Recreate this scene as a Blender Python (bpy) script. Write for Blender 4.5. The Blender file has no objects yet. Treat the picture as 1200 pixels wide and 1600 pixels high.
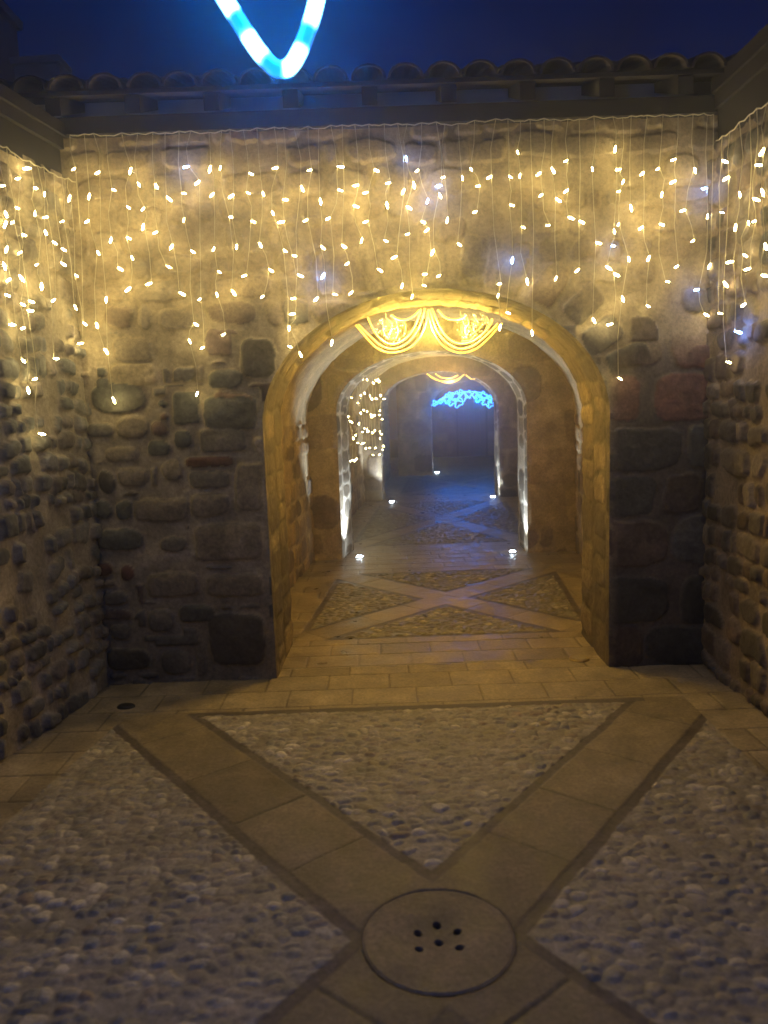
import bpy, math, random
import numpy as np
from mathutils import Vector, Matrix, Euler
random.seed(7); rng = np.random.default_rng(7)
sc = bpy.context.scene
R = math.radians

# ------------------------------------------------------------------ camera
F = 1200.0; PITCH = R(7.83); ROLL = R(2.0); EYE = 1.6
cd = bpy.data.cameras.new('camera'); cam = bpy.data.objects.new('camera', cd)
sc.collection.objects.link(cam); sc.camera = cam
cd.sensor_fit = 'VERTICAL'; cd.sensor_height = 24; cd.lens = 24*F/1600
cd.clip_start = 0.05; cd.clip_end = 300
cd.dof.use_dof = True; cd.dof.focus_distance = 5.6; cd.dof.aperture_fstop = 1.4
cam.matrix_world = Matrix.Translation((0, 0, EYE)) @ Matrix.Rotation(R(90)-PITCH, 4, 'X') @ Matrix.Rotation(-ROLL, 4, 'Z')

# ------------------------------------------------------------------ world (night sky), exposure
w = bpy.data.worlds.new('World'); sc.world = w; w.use_nodes = True
nt = w.node_tree; nt.nodes.clear()
out = nt.nodes.new('ShaderNodeOutputWorld'); bg = nt.nodes.new('ShaderNodeBackground')
tc = nt.nodes.new('ShaderNodeTexCoord'); sx = nt.nodes.new('ShaderNodeSeparateXYZ')
rp = nt.nodes.new('ShaderNodeValToRGB')
rp.color_ramp.elements[0].position = 0.0; rp.color_ramp.elements[0].color = (0.0, 0.006, 0.050, 1)
rp.color_ramp.elements[1].position = 0.8; rp.color_ramp.elements[1].color = (0.0, 0.003, 0.036, 1)
nt.links.new(tc.outputs['Generated'], sx.inputs[0]); nt.links.new(sx.outputs['Z'], rp.inputs[0])
cn = nt.nodes.new('ShaderNodeTexNoise'); cn.inputs['Scale'].default_value = 3.5; cn.inputs['Detail'].default_value = 5
cm = nt.nodes.new('ShaderNodeMapRange'); cm.inputs[1].default_value = .35; cm.inputs[2].default_value = .7; cm.inputs[3].default_value = .55; cm.inputs[4].default_value = 1.35
cv = nt.nodes.new('ShaderNodeVectorMath'); cv.operation = 'SCALE'
nt.links.new(tc.outputs['Generated'], cn.inputs['Vector']); nt.links.new(cn.outputs['Fac'], cm.inputs[0]); nt.links.new(rp.outputs[0], cv.inputs[0]); nt.links.new(cm.outputs[0], cv.inputs['Scale'])
nt.links.new(cv.outputs[0], bg.inputs[0]); bg.inputs[1].default_value = 0.9
nt.links.new(bg.outputs[0], out.inputs[0])
sc.view_settings.view_transform = 'Standard'; sc.view_settings.look = 'None'
sc.view_settings.exposure = 0.35; sc.view_settings.gamma = 1
sc.cycles.use_denoising = True
sc.cycles.sample_clamp_indirect = 6
sc.cycles.volume_bounces = 0
sc.cycles.max_bounces = 8; sc.cycles.diffuse_bounces = 4

# ------------------------------------------------------------------ tunables
L_BULB = 92; L_GOLD = 3.2; L_NEON = 9; L_FARBLUE = 6
HAZE = 0.018; HAZE_G = 0.9

# ------------------------------------------------------------------ helpers
def ray(x, y):
    u = (x-600)/F; v = (800-y)/F; c, s = math.cos(ROLL), math.sin(ROLL)
    uu = c*u+s*v; vv = -s*u+c*v
    return Vector((uu, math.cos(PITCH)+vv*math.sin(PITCH), -math.sin(PITCH)+vv*math.cos(PITCH)))
def atY(x, y, Y):
    d = ray(x, y); return d*(Y/d.y)+Vector((0, 0, EYE))
def onfloor(x, y):
    d = ray(x, y); return d*(-EYE/d.z)+Vector((0, 0, EYE))

def tag(o, label=None, cat=None, group=None, kind=None):
    if label: o['label'] = label
    if cat: o['category'] = cat
    if group: o['group'] = group
    if kind: o['kind'] = kind
    return o
def empty(name, loc=(0, 0, 0), rz=0):
    o = bpy.data.objects.new(name, None); sc.collection.objects.link(o)
    o.location = loc; o.rotation_euler = (0, 0, rz); o.empty_display_size = .1
    return o
def meshobj(name, verts, faces, mat, parent=None, smooth=True, loc=None, cols=None, attr=None):
    me = bpy.data.meshes.new(name)
    me.from_pydata([tuple(v) for v in verts], [], faces) if not isinstance(verts, np.ndarray) else npmesh(me, verts, faces)
    me.update()
    if smooth: me.shade_smooth()
    if cols is not None:
        a = me.color_attributes.new('Col', 'FLOAT_COLOR', 'POINT')
        c4 = np.ones((len(cols), 4), np.float32); c4[:, :3] = cols
        a.data.foreach_set('color', c4.ravel())
    if attr is not None:
        a = me.attributes.new('glow', 'FLOAT', 'POINT'); a.data.foreach_set('value', np.asarray(attr, np.float32))
    if mat: me.materials.append(mat)
    o = bpy.data.objects.new(name, me); sc.collection.objects.link(o)
    if parent: o.parent = parent
    if loc is not None: o.location = loc
    return o
def npmesh(me, V, Fq):
    me.vertices.add(len(V)); me.vertices.foreach_set('co', V.astype(np.float32).ravel())
    n = len(Fq); me.loops.add(n*4); me.loops.foreach_set('vertex_index', Fq.astype(np.int32).ravel())
    me.polygons.add(n); me.polygons.foreach_set('loop_start', np.arange(0, n*4, 4, dtype=np.int32))
    me.update(calc_edges=True)

# --- shapes collected into one mesh
class MB:
    def __init__(s): s.v = []; s.f = []; s.g = []
    def add(s, vs, fs, g=0.0):
        n = len(s.v); s.v += [Vector(a) for a in vs]; s.f += [tuple(i+n for i in q) for q in fs]
        s.g += [g]*len(vs)
    def box(s, x0, x1, y0, y1, z0, z1, j=0.0):
        r = lambda: random.uniform(-j, j)
        vs = [(x+r(), y+r(), z+r()) for x in (x0, x1) for y in (y0, y1) for z in (z0, z1)]
        s.add(vs, [(0, 1, 3, 2), (4, 6, 7, 5), (0, 4, 5, 1), (2, 3, 7, 6), (0, 2, 6, 4), (1, 5, 7, 3)])
    def tube(s, pts, r, n=6, closed=False, glow=None, rf=None):
        pts = [Vector(p) for p in pts]; m = len(pts); base = len(s.v); up = Vector((0.13, 0.97, 0.2)).normalized()
        for i, p in enumerate(pts):
            a = pts[(i-1) % m] if (closed or i > 0) else p
            b = pts[(i+1) % m] if (closed or i < m-1) else p
            t = (b-a); t = t.normalized() if t.length > 1e-9 else Vector((0, 0, 1))
            q = t.cross(up); q = q.normalized() if q.length > 1e-4 else t.orthogonal().normalized()
            k = t.cross(q); rr = r*(rf(i/(m-1)) if rf else 1)
            for j in range(n):
                an = 2*math.pi*j/n
                s.v.append(p+(q*math.cos(an)+k*math.sin(an))*rr); s.g.append(glow[i] if glow is not None else 0.)
        for i in range(m if closed else m-1):
            for j in range(n):
                a = base+i*n+j; b = base+i*n+(j+1) % n; c = base+((i+1) % m)*n+(j+1) % n; d = base+((i+1) % m)*n+j
                s.f.append((a, b, c, d))
        if not closed:
            s.f.append(tuple(base+j for j in reversed(range(n)))); s.f.append(tuple(base+(m-1)*n+j for j in range(n)))
    def disc(s, c, r, z0, z1, n=24, ch=0.0):
        prof = [(r, z0), (r, z1-ch), (r-ch, z1)] if ch else [(r, z0), (r, z1)]
        base = len(s.v)
        for (rr, z) in prof:
            for j in range(n):
                a = 2*math.pi*j/n; s.v.append(Vector((c[0]+rr*math.cos(a), c[1]+rr*math.sin(a), c[2]+z))); s.g.append(0.)
        for i in range(len(prof)-1):
            for j in range(n):
                s.f.append((base+i*n+j, base+i*n+(j+1) % n, base+(i+1)*n+(j+1) % n, base+(i+1)*n+j))
        s.f.append(tuple(base+(len(prof)-1)*n+j for j in range(n)))
    def build(s, name, mat, parent=None, smooth=False, glow=False, loc=None):
        return meshobj(name, s.v, s.f, mat, parent, smooth, loc, attr=s.g if glow else None)

# --- materials
def nodes(name):
    m = bpy.data.materials.new(name); m.use_nodes = True
    return m, m.node_tree, m.node_tree.nodes['Principled BSDF']
def plain(name, col, rough=.7, metal=0, var=.25, scale=14, bump=.2, spec=.5):
    m, t, p = nodes(name)
    n = t.nodes.new('ShaderNodeTexNoise'); n.inputs['Scale'].default_value = scale; n.inputs['Detail'].default_value = 8
    c = t.nodes.new('ShaderNodeTexCoord'); t.links.new(c.outputs['Object'], n.inputs['Vector'])
    mx = t.nodes.new('ShaderNodeMix'); mx.data_type = 'RGBA'
    mx.inputs[6].default_value = (*[v*(1-var) for v in col], 1); mx.inputs[7].default_value = (*[min(1, v*(1+var)) for v in col], 1)
    t.links.new(n.outputs['Fac'], mx.inputs[0]); t.links.new(mx.outputs[2], p.inputs['Base Color'])
    b = t.nodes.new('ShaderNodeBump'); b.inputs['Strength'].default_value = bump; b.inputs['Distance'].default_value = .01
    t.links.new(n.outputs['Fac'], b.inputs['Height']); t.links.new(b.outputs[0], p.inputs['Normal'])
    p.inputs['Roughness'].default_value = rough; p.inputs['Metallic'].default_value = metal
    p.inputs['Specular IOR Level'].default_value = spec
    return m
def relief_mat(name, rough=.9, spec=.3, bump=.75, fine=50, rvar=.1):
    m, t, p = nodes(name)
    a = t.nodes.new('ShaderNodeAttribute'); a.attribute_name = 'Col'
    c = t.nodes.new('ShaderNodeTexCoord')
    n = t.nodes.new('ShaderNodeTexNoise'); n.inputs['Scale'].default_value = fine; n.inputs['Detail'].default_value = 7; n.inputs['Roughness'].default_value = .65
    n2 = t.nodes.new('ShaderNodeTexNoise'); n2.inputs['Scale'].default_value = 6; n2.inputs['Detail'].default_value = 6
    for q in (n, n2): t.links.new(c.outputs['Object'], q.inputs['Vector'])
    r1 = t.nodes.new('ShaderNodeMapRange'); r1.inputs[1].default_value = .25; r1.inputs[2].default_value = .75; r1.inputs[3].default_value = .62; r1.inputs[4].default_value = 1.38
    r2 = t.nodes.new('ShaderNodeMapRange'); r2.inputs[1].default_value = .3; r2.inputs[2].default_value = .7; r2.inputs[3].default_value = .7; r2.inputs[4].default_value = 1.25
    t.links.new(n.outputs['Fac'], r1.inputs[0]); t.links.new(n2.outputs['Fac'], r2.inputs[0])
    k = t.nodes.new('ShaderNodeMath'); k.operation = 'MULTIPLY'; t.links.new(r1.outputs[0], k.inputs[0]); t.links.new(r2.outputs[0], k.inputs[1])
    v = t.nodes.new('ShaderNodeVectorMath'); v.operation = 'SCALE'
    t.links.new(a.outputs['Color'], v.inputs[0]); t.links.new(k.outputs[0], v.inputs['Scale'])
    t.links.new(v.outputs[0], p.inputs['Base Color'])
    b = t.nodes.new('ShaderNodeBump'); b.inputs['Strength'].default_value = bump; b.inputs['Distance'].default_value = .006
    t.links.new(n.outputs['Fac'], b.inputs['Height']); t.links.new(b.outputs[0], p.inputs['Normal'])
    rr = t.nodes.new('ShaderNodeMapRange'); rr.inputs[1].default_value = .3; rr.inputs[2].default_value = .7
    rr.inputs[3].default_value = rough-rvar; rr.inputs[4].default_value = min(1, rough+rvar)
    t.links.new(n2.outputs['Fac'], rr.inputs[0]); t.links.new(rr.outputs[0], p.inputs['Roughness'])
    p.inputs['Specular IOR Level'].default_value = spec
    return m
def emit(name, col, strength, glow=False, lo=0.12, col_lo=None):
    m, t, p = nodes(name)
    p.inputs['Base Color'].default_value = (*[.3+.5*c for c in col], 1); p.inputs['Roughness'].default_value = .35
    p.inputs['Emission Color'].default_value = (*col, 1); p.inputs['Emission Strength'].default_value = strength
    if glow:
        a = t.nodes.new('ShaderNodeAttribute'); a.attribute_name = 'glow'
        r = t.nodes.new('ShaderNodeMapRange'); r.inputs[3].default_value = strength*lo; r.inputs[4].default_value = strength
        t.links.new(a.outputs['Fac'], r.inputs[0]); t.links.new(r.outputs[0], p.inputs['Emission Strength'])
        if col_lo:
            mx = t.nodes.new('ShaderNodeMix'); mx.data_type = 'RGBA'; mx.inputs[6].default_value = (*col_lo, 1); mx.inputs[7].default_value = (*col, 1)
            t.links.new(a.outputs['Fac'], mx.inputs[0]); t.links.new(mx.outputs[2], p.inputs['Emission Color'])
    return m

WALL = relief_mat('rubble_wall_stone'); FLOORM = relief_mat('paving_stone', .66, .4, .4, 60, .16); FLOORB = relief_mat('worn_paving_stone', .42, .6, .4, 60, .16)
PLASTER = relief_mat('old_lime_render', .92, .25, .5, 45)
WARM = (1.0, .80, .34)
M_BULB = emit('warm_bulb', WARM, L_BULB); M_BULBB = emit('cool_blue_bulb', (.14, .28, 1.0), L_BULB*2.2)
M_GOLD = emit('gold_rope_light', (1.0, .60, .04), L_GOLD, True, .28)
M_GOLDW = emit('pale_gold_led', (1.0, .72, .30), L_GOLD*1.3)
M_NEON = emit('blue_rope_light', (.30, .80, 1.0), L_NEON, True, .16, (0.0, .30, 1.0))
M_BLUE = emit('blue_led', (.03, .28, 1.0), L_FARBLUE)
M_COOL = emit('cool_white_lens', (.70, .85, 1.0), 90)
M_WIRE = plain('cream_cable', (.55, .48, .30), .5)
M_WOOD = plain('dark_weathered_timber', (.020, .015, .011), .95, scale=9, var=.5)
M_TILE = plain('clay_roof_tile', (.042, .030, .022), .95, scale=10, var=.5, bump=.5)
M_GREY = plain('grey_render', (.30, .29, .28), .95, scale=4)
M_IRON = plain('dark_cast_iron', (.035, .032, .03), .6, .6)
M_BRASS = plain('worn_brass', (.38, .28, .13), .45, .8)
M_SOIL = plain('packed_earth', (.06, .05, .04), .95, scale=2)
M_DARKW = plain('dark_door_wood', (.035, .028, .025), .7)

# --- numpy noise
def h2(i, j, s):
    n = (i.astype(np.int64)*374761393+j.astype(np.int64)*668265263+s*1442695041) & 0x7fffffff
    n = ((n ^ (n >> 13))*1274126177) & 0x7fffffff
    return ((n ^ (n >> 16)) & 0xffff)/65535.0
def vn(x, y, s=0):
    i = np.floor(x); j = np.floor(y); fx = x-i; fy = y-j; fx = fx*fx*(3-2*fx); fy = fy*fy*(3-2*fy)
    a = h2(i, j, s); b = h2(i+1, j, s); c = h2(i, j+1, s); d = h2(i+1, j+1, s)
    return a+(b-a)*fx+(c-a)*fy+(a-b-c+d)*fx*fy
def fbm(x, y, s=0, o=4):
    r = 0; a = .5; t = 0
    for k in range(o): r = r+a*vn(x, y, s+k*17); t += a; a *= .55; x = x*2.03+3.1; y = y*2.03+1.7
    return r/t
def sm(a, b, x):
    t = np.clip((x-a)/(b-a), 0, 1); return t*t*(3-2*t)

def rubble(u, v, seed, rowh=(.09, .2), colw=(.12, .34), pal=None, mort=(.34, .27, .175), gap=.2, amp=.022, custom=(), drop=.12, warp=.05):
    """height and colour of a rubble wall: courses of rounded stones in wide mortar; custom = stones measured one by one"""
    rg = np.random.default_rng(seed)
    pal = pal or [(.15, .13, .105), (.11, .105, .09), (.19, .145, .10), (.235, .19, .13), (.13, .09, .07)]
    wu = u+warp*(fbm(u*3.1, v*3.1, seed+5)-.5)*2+.014*(fbm(u*14, v*14, seed+7)-.5)*2
    wv = v+warp*.8*(fbm(u*3.3+9, v*3.3, seed+6)-.5)*2+.012*(fbm(u*15+3, v*15, seed+8)-.5)*2
    h = np.zeros_like(u); col = np.zeros(u.shape+(3,)); a = np.zeros_like(u)
    keep = np.ones_like(u)
    for (cx, cz, sw, sh, *_ ) in custom:
        d = np.maximum(np.abs(u-cx)/(sw*.5+.035), np.abs(v-cz)/(sh*.5+.03)); keep = np.minimum(keep, sm(.98, 1.03, d))
    v0 = v.min()-.2; rows = [v0]
    while rows[-1] < v.max()+.3: rows.append(rows[-1]+rg.uniform(*rowh))
    rows = np.array(rows); ri = np.clip(np.searchsorted(rows, wv)-1, 0, len(rows)-2)
    for r in range(len(rows)-1):
        m = ri == r
        cols = [u.min()-.4-rg.uniform(0, .3)]
        while cols[-1] < u.max()+.5: cols.append(cols[-1]+rg.uniform(*colw)*(rows[r+1]-rows[r])/np.mean(rowh)*rg.choice([.6, 1, 1.3]))
        if not m.any(): continue
        cols = np.array(cols); n = len(cols)-1
        ci = np.clip(np.searchsorted(cols, wu[m])-1, 0, n-1)
        cw = cols[1:]-cols[:-1]; hh = rows[r+1]-rows[r]
        shr = rg.uniform(.02, gap, n); ex = rg.uniform(2.2, 5.5, n); hgt = rg.uniform(.5, 1.15, n); pi = rg.integers(0, len(pal), n)
        tint = rg.uniform(.7, 1.3, n); pres = (rg.random(n) > drop).astype(float)
        off = rg.uniform(-.1, .1, (2, n))
        lx = np.abs((wu[m]-cols[ci])/cw[ci]*2-1+off[0][ci]); ly = np.abs((wv[m]-rows[r])/hh*2-1+off[1][ci])
        e = ex[ci]; rad = (lx**e+ly**e)**(1/e)
        s = 1-shr[ci]*1.2-.06
        q = sm(s+.035, s-.06, rad)*pres[ci]
        h[m] = q*hgt[ci]*(1-.35*rad**2); a[m] = q
        P = np.array(pal); col[m] = P[pi[ci]]*tint[ci][:, None]
    h *= keep; a *= keep
    for (cx, cz, sw, sh, e, pc, rot) in custom:
        c, s_ = math.cos(rot), math.sin(rot)
        du = (wu-cx)*.5+(u-cx)*.5; dv = (wv-cz)*.5+(v-cz)*.5
        x = np.abs(du*c+dv*s_)/(sw*.5); y = np.abs(-du*s_+dv*c)/(sh*.5)
        rad = (x**e+y**e)**(1/e); q = sm(1.07, .88, rad)
        m = q > a; h = np.where(m, q*(1-.3*rad**2)*.95, h); col = np.where(m[..., None], np.array(pc)*1.0, col); a = np.maximum(a, q)
    nz = fbm(u*9, v*9, seed+11); n2 = fbm(u*38, v*38, seed+13); n3 = fbm(u*2.2, v*2.2, seed+15)
    H = h*amp+(nz-.5)*.012+(n2-.5)*.006+(n3-.5)*.02
    M = np.array(mort)*(0.72+.56*nz)[..., None]*(.8+.4*n3)[..., None]
    S = col*(.65+.7*n2)[..., None]*(.8+.4*nz)[..., None]
    k = sm(.36, .64, a+(n2-.5)*.35)*(.7+.3*sm(.3, .6, n3+h*.2))
    C = M*(1-k[..., None])+S*k[..., None]
    return H, np.clip(C, .01, .8)

def arch_d(x, z, A):
    """>0 inside the opening"""
    cx, hw, zs, rise = A; dx = x-cx
    lo = hw-np.abs(dx); r = np.sqrt((dx/hw)**2+(np.maximum(z-zs, 0)/rise)**2)
    hi = (1-r)*min(hw, rise)
    return np.where(z < zs, lo, hi)
def arch_snap(x, z, A):
    cx, hw, zs, rise = A; dx = x-cx
    r = np.maximum(np.sqrt((dx/hw)**2+((z-zs)/rise)**2), 1e-3)
    return np.where(z < zs, cx+np.sign(dx)*hw, cx+dx/r), np.where(z < zs, z, zs+(z-zs)/r)
def arch_curve(A, n=44, nj=26):
    cx, hw, zs, rise = A
    p = [(cx-hw, zs*i/nj) for i in range(nj)]
    p += [(cx-hw*math.cos(math.pi*i/n), zs+rise*math.sin(math.pi*i/n)) for i in range(n+1)]
    p += [(cx+hw, zs*(1-i/nj)) for i in range(1, nj+1)]
    return np.array(p)

def sheet(name, U, V, step, pos, nrm, hc, mat, parent=None, hole=None, flip=False):
    nu = int((U[1]-U[0])/step)+2; nv = int((V[1]-V[0])/step)+2
    u, v = np.meshgrid(np.linspace(*U, nu), np.linspace(*V, nv), indexing='ij')
    H, C = hc(u, v)
    if hole is not None:
        ins = arch_d(u, v, hole); H = H*sm(0, .045, -ins)
    idx = np.arange(nu*nv).reshape(nu, nv)
    Q = np.stack([idx[:-1, :-1], idx[1:, :-1], idx[1:, 1:], idx[:-1, 1:]], -1).reshape(-1, 4)
    if hole is not None:
        i = (ins > 0).ravel(); keep = ~(i[Q].all(1)); Q = Q[keep]
        su, sv = arch_snap(u, v, hole); m = ins > 0; u = np.where(m, su, u); v = np.where(m, sv, v)
    P = pos(u, v)+nrm(u, v)*H[..., None]
    P = P.reshape(-1, 3); C = C.reshape(-1, 3)
    if hole is not None:
        used = np.zeros(len(P), bool); used[Q.ravel()] = True; mp = np.cumsum(used)-1; Q = mp[Q]; P = P[used]; C = C[used]
    if flip: Q = Q[:, ::-1]
    return meshobj(name, P, Q, mat, parent, True, cols=C)

def st(*a): return np.stack(np.broadcast_arrays(*a), -1).astype(float)

def wall_facing(name, A, U, V, Y, step, hc, parent=None, mat=WALL):   # faces the camera (-Y)
    return sheet(name, U, V, step, lambda u, v: st(u, Y, v), lambda u, v: st(0*u, -1.0, 0*u), hc, mat, parent, hole=A, flip=False)
def reveal(name, A, Y0, Y1, skew, hc, parent, step=.02, mat=WALL, skr=None):
    c = arch_curve(A, 90, 60); d = np.r_[0, np.cumsum(np.hypot(*np.diff(c, axis=0).T))]
    def pos(u, v):
        x = np.interp(u, d, c[:, 0]); z = np.interp(u, d, c[:, 1]); return st(x+(v-Y0)*(skew if skr is None else np.interp((x-A[0])/A[1], [-1, 1], [skew, skr])), v, z)
    def nrm(u, v):
        e = .01; dx = np.interp(u+e, d, c[:, 0])-np.interp(u-e, d, c[:, 0]); dz = np.interp(u+e, d, c[:, 1])-np.interp(u-e, d, c[:, 1])
        L = np.hypot(dx, dz)+1e-9; return st(dz/L, 0*u, -dx/L)
    def hh(u, v):
        H, C = hc(u, v); return H*sm(Y0, Y0+.04, v), C
    return sheet(name, (0, d[-1]), (Y0, Y1), step, pos, nrm, hh, mat, parent)

# ------------------------------------------------------------------ layout numbers
SK = .09                                   # the passage runs slightly to the right
Y1, Y1b = 4.45, 5.12                       # first (courtyard) wall
A1 = (.32, 1.0, 1.50, .745)
Y2, Y2b = 8.05, 8.55
A2 = (.53, .99, 1.55, .60)
Y3, Y3b = 13.0, 13.5
A3 = (.985, 1.0, 1.55, .60)
Y4, Y4b = 17.6, 18.1
A4 = (2.12, .97, 1.50, .62)
XL = -1.68; XR = 1.88                      # corners of the courtyard
ZT = 3.14                                  # top of the stone walls

# ------------------------------------------------------------------ ground and paving
g = MB(); g.box(-25, 25, -12, 40, -.4, -.12); tag(g.build('ground', M_SOIL), kind='structure')

CX, CY = .12, 2.13
def pebbles(x, y, seed, size=.06):
    gx = x/size; gy = y/(size*.8)
    gx = gx+.5*(vn(gx*.5, gy*.5, seed)-.5); gy = gy+.5*(vn(gx*.5+7, gy*.5, seed)-.5)
    i0 = np.floor(gx); j0 = np.floor(gy); f1 = np.full(x.shape, 9.); f2 = np.full(x.shape, 9.); cid = np.zeros(x.shape)
    for di in (-1, 0, 1):
        for dj in (-1, 0, 1):
            i = i0+di; j = j0+dj
            px = i+.12+.76*h2(i, j, seed+1); py = j+.12+.76*h2(i, j, seed+2); sz = .72+.5*h2(i, j, seed+3)
            an = h2(i, j, seed+4)*3.14; c = np.cos(an); s = np.sin(an); dx = gx-px; dy = gy-py
            d = np.sqrt((dx*c+dy*s)**2+((-dx*s+dy*c)*1.35)**2)/sz
            k = d < f1; f2 = np.where(k, f1, np.minimum(f2, d)); cid = np.where(k, h2(i, j, seed+5), cid); f1 = np.where(k, d, f1)
    dome = np.clip(1-(f1/.62)**2, 0, 1); edge = sm(.02, .18, f2-f1)*sm(.66, .54, f1)*sm(.05, .10, (cid*7.31) % 1)
    edge = edge*(.6+.4*sm(.15, .6, (cid*13.7) % 1))
    H = np.sqrt(dome)*.012*edge+(cid-.5)*.004*edge
    pal = np.array([(.24, .20, .15), (.30, .26, .19), (.19, .17, .14), (.36, .30, .21), (.23, .17, .12), (.27, .24, .19), (.52, .45, .33), (.21, .20, .165)])
    col = pal[np.minimum((cid*8).astype(int), 7)]*.9
    return H, col, edge
SLAB = np.array((.165, .130, .082)); DARK = np.array((.085, .068, .058)); MORT = np.array((.22, .19, .15))
def xpattern(x, y, cx, cy, ang, half, dark, top, bot, left, right, seed, psize=.06, mix=.55, sl=1.0, fd=1.0):
    """cobbled fields parted by an X of slab strips; dark stone lines run along every strip"""
    jx = x+(fbm(x*5, y*5, seed+3)-.5)*.014; jy = y+(fbm(x*5+4, y*5, seed+4)-.5)*.014
    dx = jx-cx; dy = jy-cy
    n1 = np.abs(dx*math.cos(ang)-dy*math.sin(ang)); n2 = np.abs(dx*math.cos(ang)+dy*math.sin(ang))
    a1 = dx*math.sin(ang)+dy*math.cos(ang); a2 = -dx*math.sin(ang)+dy*math.cos(ang)
    dX = np.minimum(n1, n2)-half
    edge = np.minimum.reduce([top-jy, jy-bot, jx-left, right-jx])
    field = np.minimum(dX, edge)
    H, col, pe = pebbles(x, y, seed, psize)
    nz = fbm(x*6, y*6, seed+9); n2_ = fbm(x*30, y*30, seed+10); nl = fbm(x*2.6, y*2.6, seed+12)
    mort = MORT*(.7+.6*n2_)[..., None]
    bury = sm(.30, .62, nl+.25*(n2_-.5))*mix
    k = (pe*(1-bury))[..., None]
    cf = mort*(1-k)+col*(.75+.5*n2_)[..., None]*k; Hf = H*(1-.7*bury)+(nz-.5)*.012-.004
    # slab joints across the strips
    along = np.where(n1 < n2, a1, a2); jd = np.abs(((along+.13+.04*np.sin(along*9)) % .46)-.23)
    joint = sm(.007, .002, jd)*(dX < 0)
    cs = SLAB*(.72+.5*nz)[..., None]*(.82+.36*n2_)[..., None]*(1-.45*joint)[..., None]
    vid = h2(np.floor((along+.13+.04*np.sin(along*9))/.46+.5), np.where(n1 < n2, 1., 2.)+0*along, seed+40)
    cs = cs*(.82+.36*vid)[..., None]*sl; cf = cf*fd
    cd_ = DARK*(.6+.8*n2_)[..., None]
    isf = sm(dark-.004, dark+.004, field); isd = sm(-.004, .004, field)*(1-isf)
    Hs = (nz-.5)*.006+(n2_-.5)*.002-.004*joint
    H = isf*Hf+isd*(Hs-.003)+(1-isf-isd)*Hs
    C = isf[..., None]*cf+isd[..., None]*cd_+(1-isf-isd)[..., None]*cs
    return H, C
def slabs(x, y, seed, w=.34, d=.24):
    r = np.floor(y/d); xo = x+(r % 2)*w*.5+h2(r, r, seed)*.1
    jx = np.abs((xo/w+.5) % 1-.5)*w; jy = np.abs((y/d+.5) % 1-.5)*d
    nz = fbm(x*6, y*6, seed+9); n2_ = fbm(x*30, y*30, seed+10)
    j = np.maximum(sm(.007, .002, jx), sm(.006, .002, jy)); t = h2(np.floor(xo/w), r, seed+3)
    C = SLAB*1.45*(.75+.45*nz)[..., None]*(.82+.36*n2_)[..., None]*(.85+.3*t)[..., None]*(1-.5*j)[..., None]
    return (nz-.5)*.006+(n2_-.5)*.002-.005*j, C
ANG = math.atan2(1.10, 1.40)
def court(x, y):
    H, C = xpattern(x, y, CX, CY, ANG, .165, .045, 3.95, .30, -9, 9, 3, .056, .5)
    Hs, Cs = slabs(x, y, 21, .36, .235)
    k = sm(3.952, 3.958, y+(fbm(x*5, y*5, 77)-.5)*.012)
    # plain strip of slabs along each side wall
    kx = np.maximum(sm(1.57, 1.58, x), sm(-1.42, -1.43, x+.13*(3.9-y)))
    k = np.maximum(k, kx)
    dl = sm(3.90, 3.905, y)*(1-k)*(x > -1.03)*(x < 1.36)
    C = C*(1-k)[..., None]+Cs*k[..., None]; H = H*(1-k)+Hs*k
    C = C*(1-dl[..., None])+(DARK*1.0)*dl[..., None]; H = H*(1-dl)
    # socket the round drain stone sits in
    rr = np.hypot(x-CX, (y-CY)); q = sm(.2335, .2320, rr); ring = sm(.014, .006, np.abs(rr-.236))
    H = H*(1-q)-(.010+.07*sm(.225, .205, rr))*q; C = C*(1-q[..., None])+DARK*q[..., None]; C = C*(1-.25*ring[..., None])
    return H, C
flat = lambda z: (lambda u, v: st(u, v, z)); UP = lambda u, v: st(0*u, 0*u, 1.0)
tag(sheet('floor', (-2.25, 1.95), (.4, 4.6), .0062, flat(0.), UP, court, FLOORM), kind='structure')
c2 = sheet('floor', (-2.6, 1.95), (-2.2, .4), .04, flat(-.002), UP, lambda x, y: slabs(x, y, 5), FLOORM); tag(c2, kind='structure')
def bayfloor(cx0, ya, yb, seed, ystart, step):
    cy = (ya+yb)*.5; ax = lambda y: cx0+SK*(y-ystart)
    def f(x, y):
        xx = x-SK*(y-ystart)
        H, C = xpattern(xx, y, cx0, cy, math.atan2(1.98, yb-ya-.1), .13, .05, yb, ya, cx0-1.04, cx0+1.04, seed, .055, .25, 1.5, .72)
        Hs, Cs = slabs(x, y, seed+2, .33, .22)
        out_ = np.maximum(sm(ya+.004, ya-.004, y), sm(yb-.004, yb+.004, y))
        out_ = np.maximum(out_, sm(1.04, 1.05, np.abs(xx-cx0)))
        return H*(1-out_)+Hs*out_, C*(1-out_[..., None])+Cs*out_[..., None]
    return f
tag(sheet('floor', (-1.2, 2.2), (4.6, 8.3), .010, flat(0.), UP, bayfloor(.36, 5.18, 7.3, 31, 4.8, .01), FLOORB), kind='structure')
tag(sheet('floor', (-1.0, 2.8), (8.3, 13.2), .016, flat(0.), UP, bayfloor(.62, 8.75, 12.7, 41, 8.6, .016), FLOORB), kind='structure')
tag(sheet('floor', (-.6, 4.0), (13.2, 24), .03, flat(0.), UP, bayfloor(1.3, 13.7, 17.3, 51, 13.5, .03), FLOORB), kind='structure')

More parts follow.
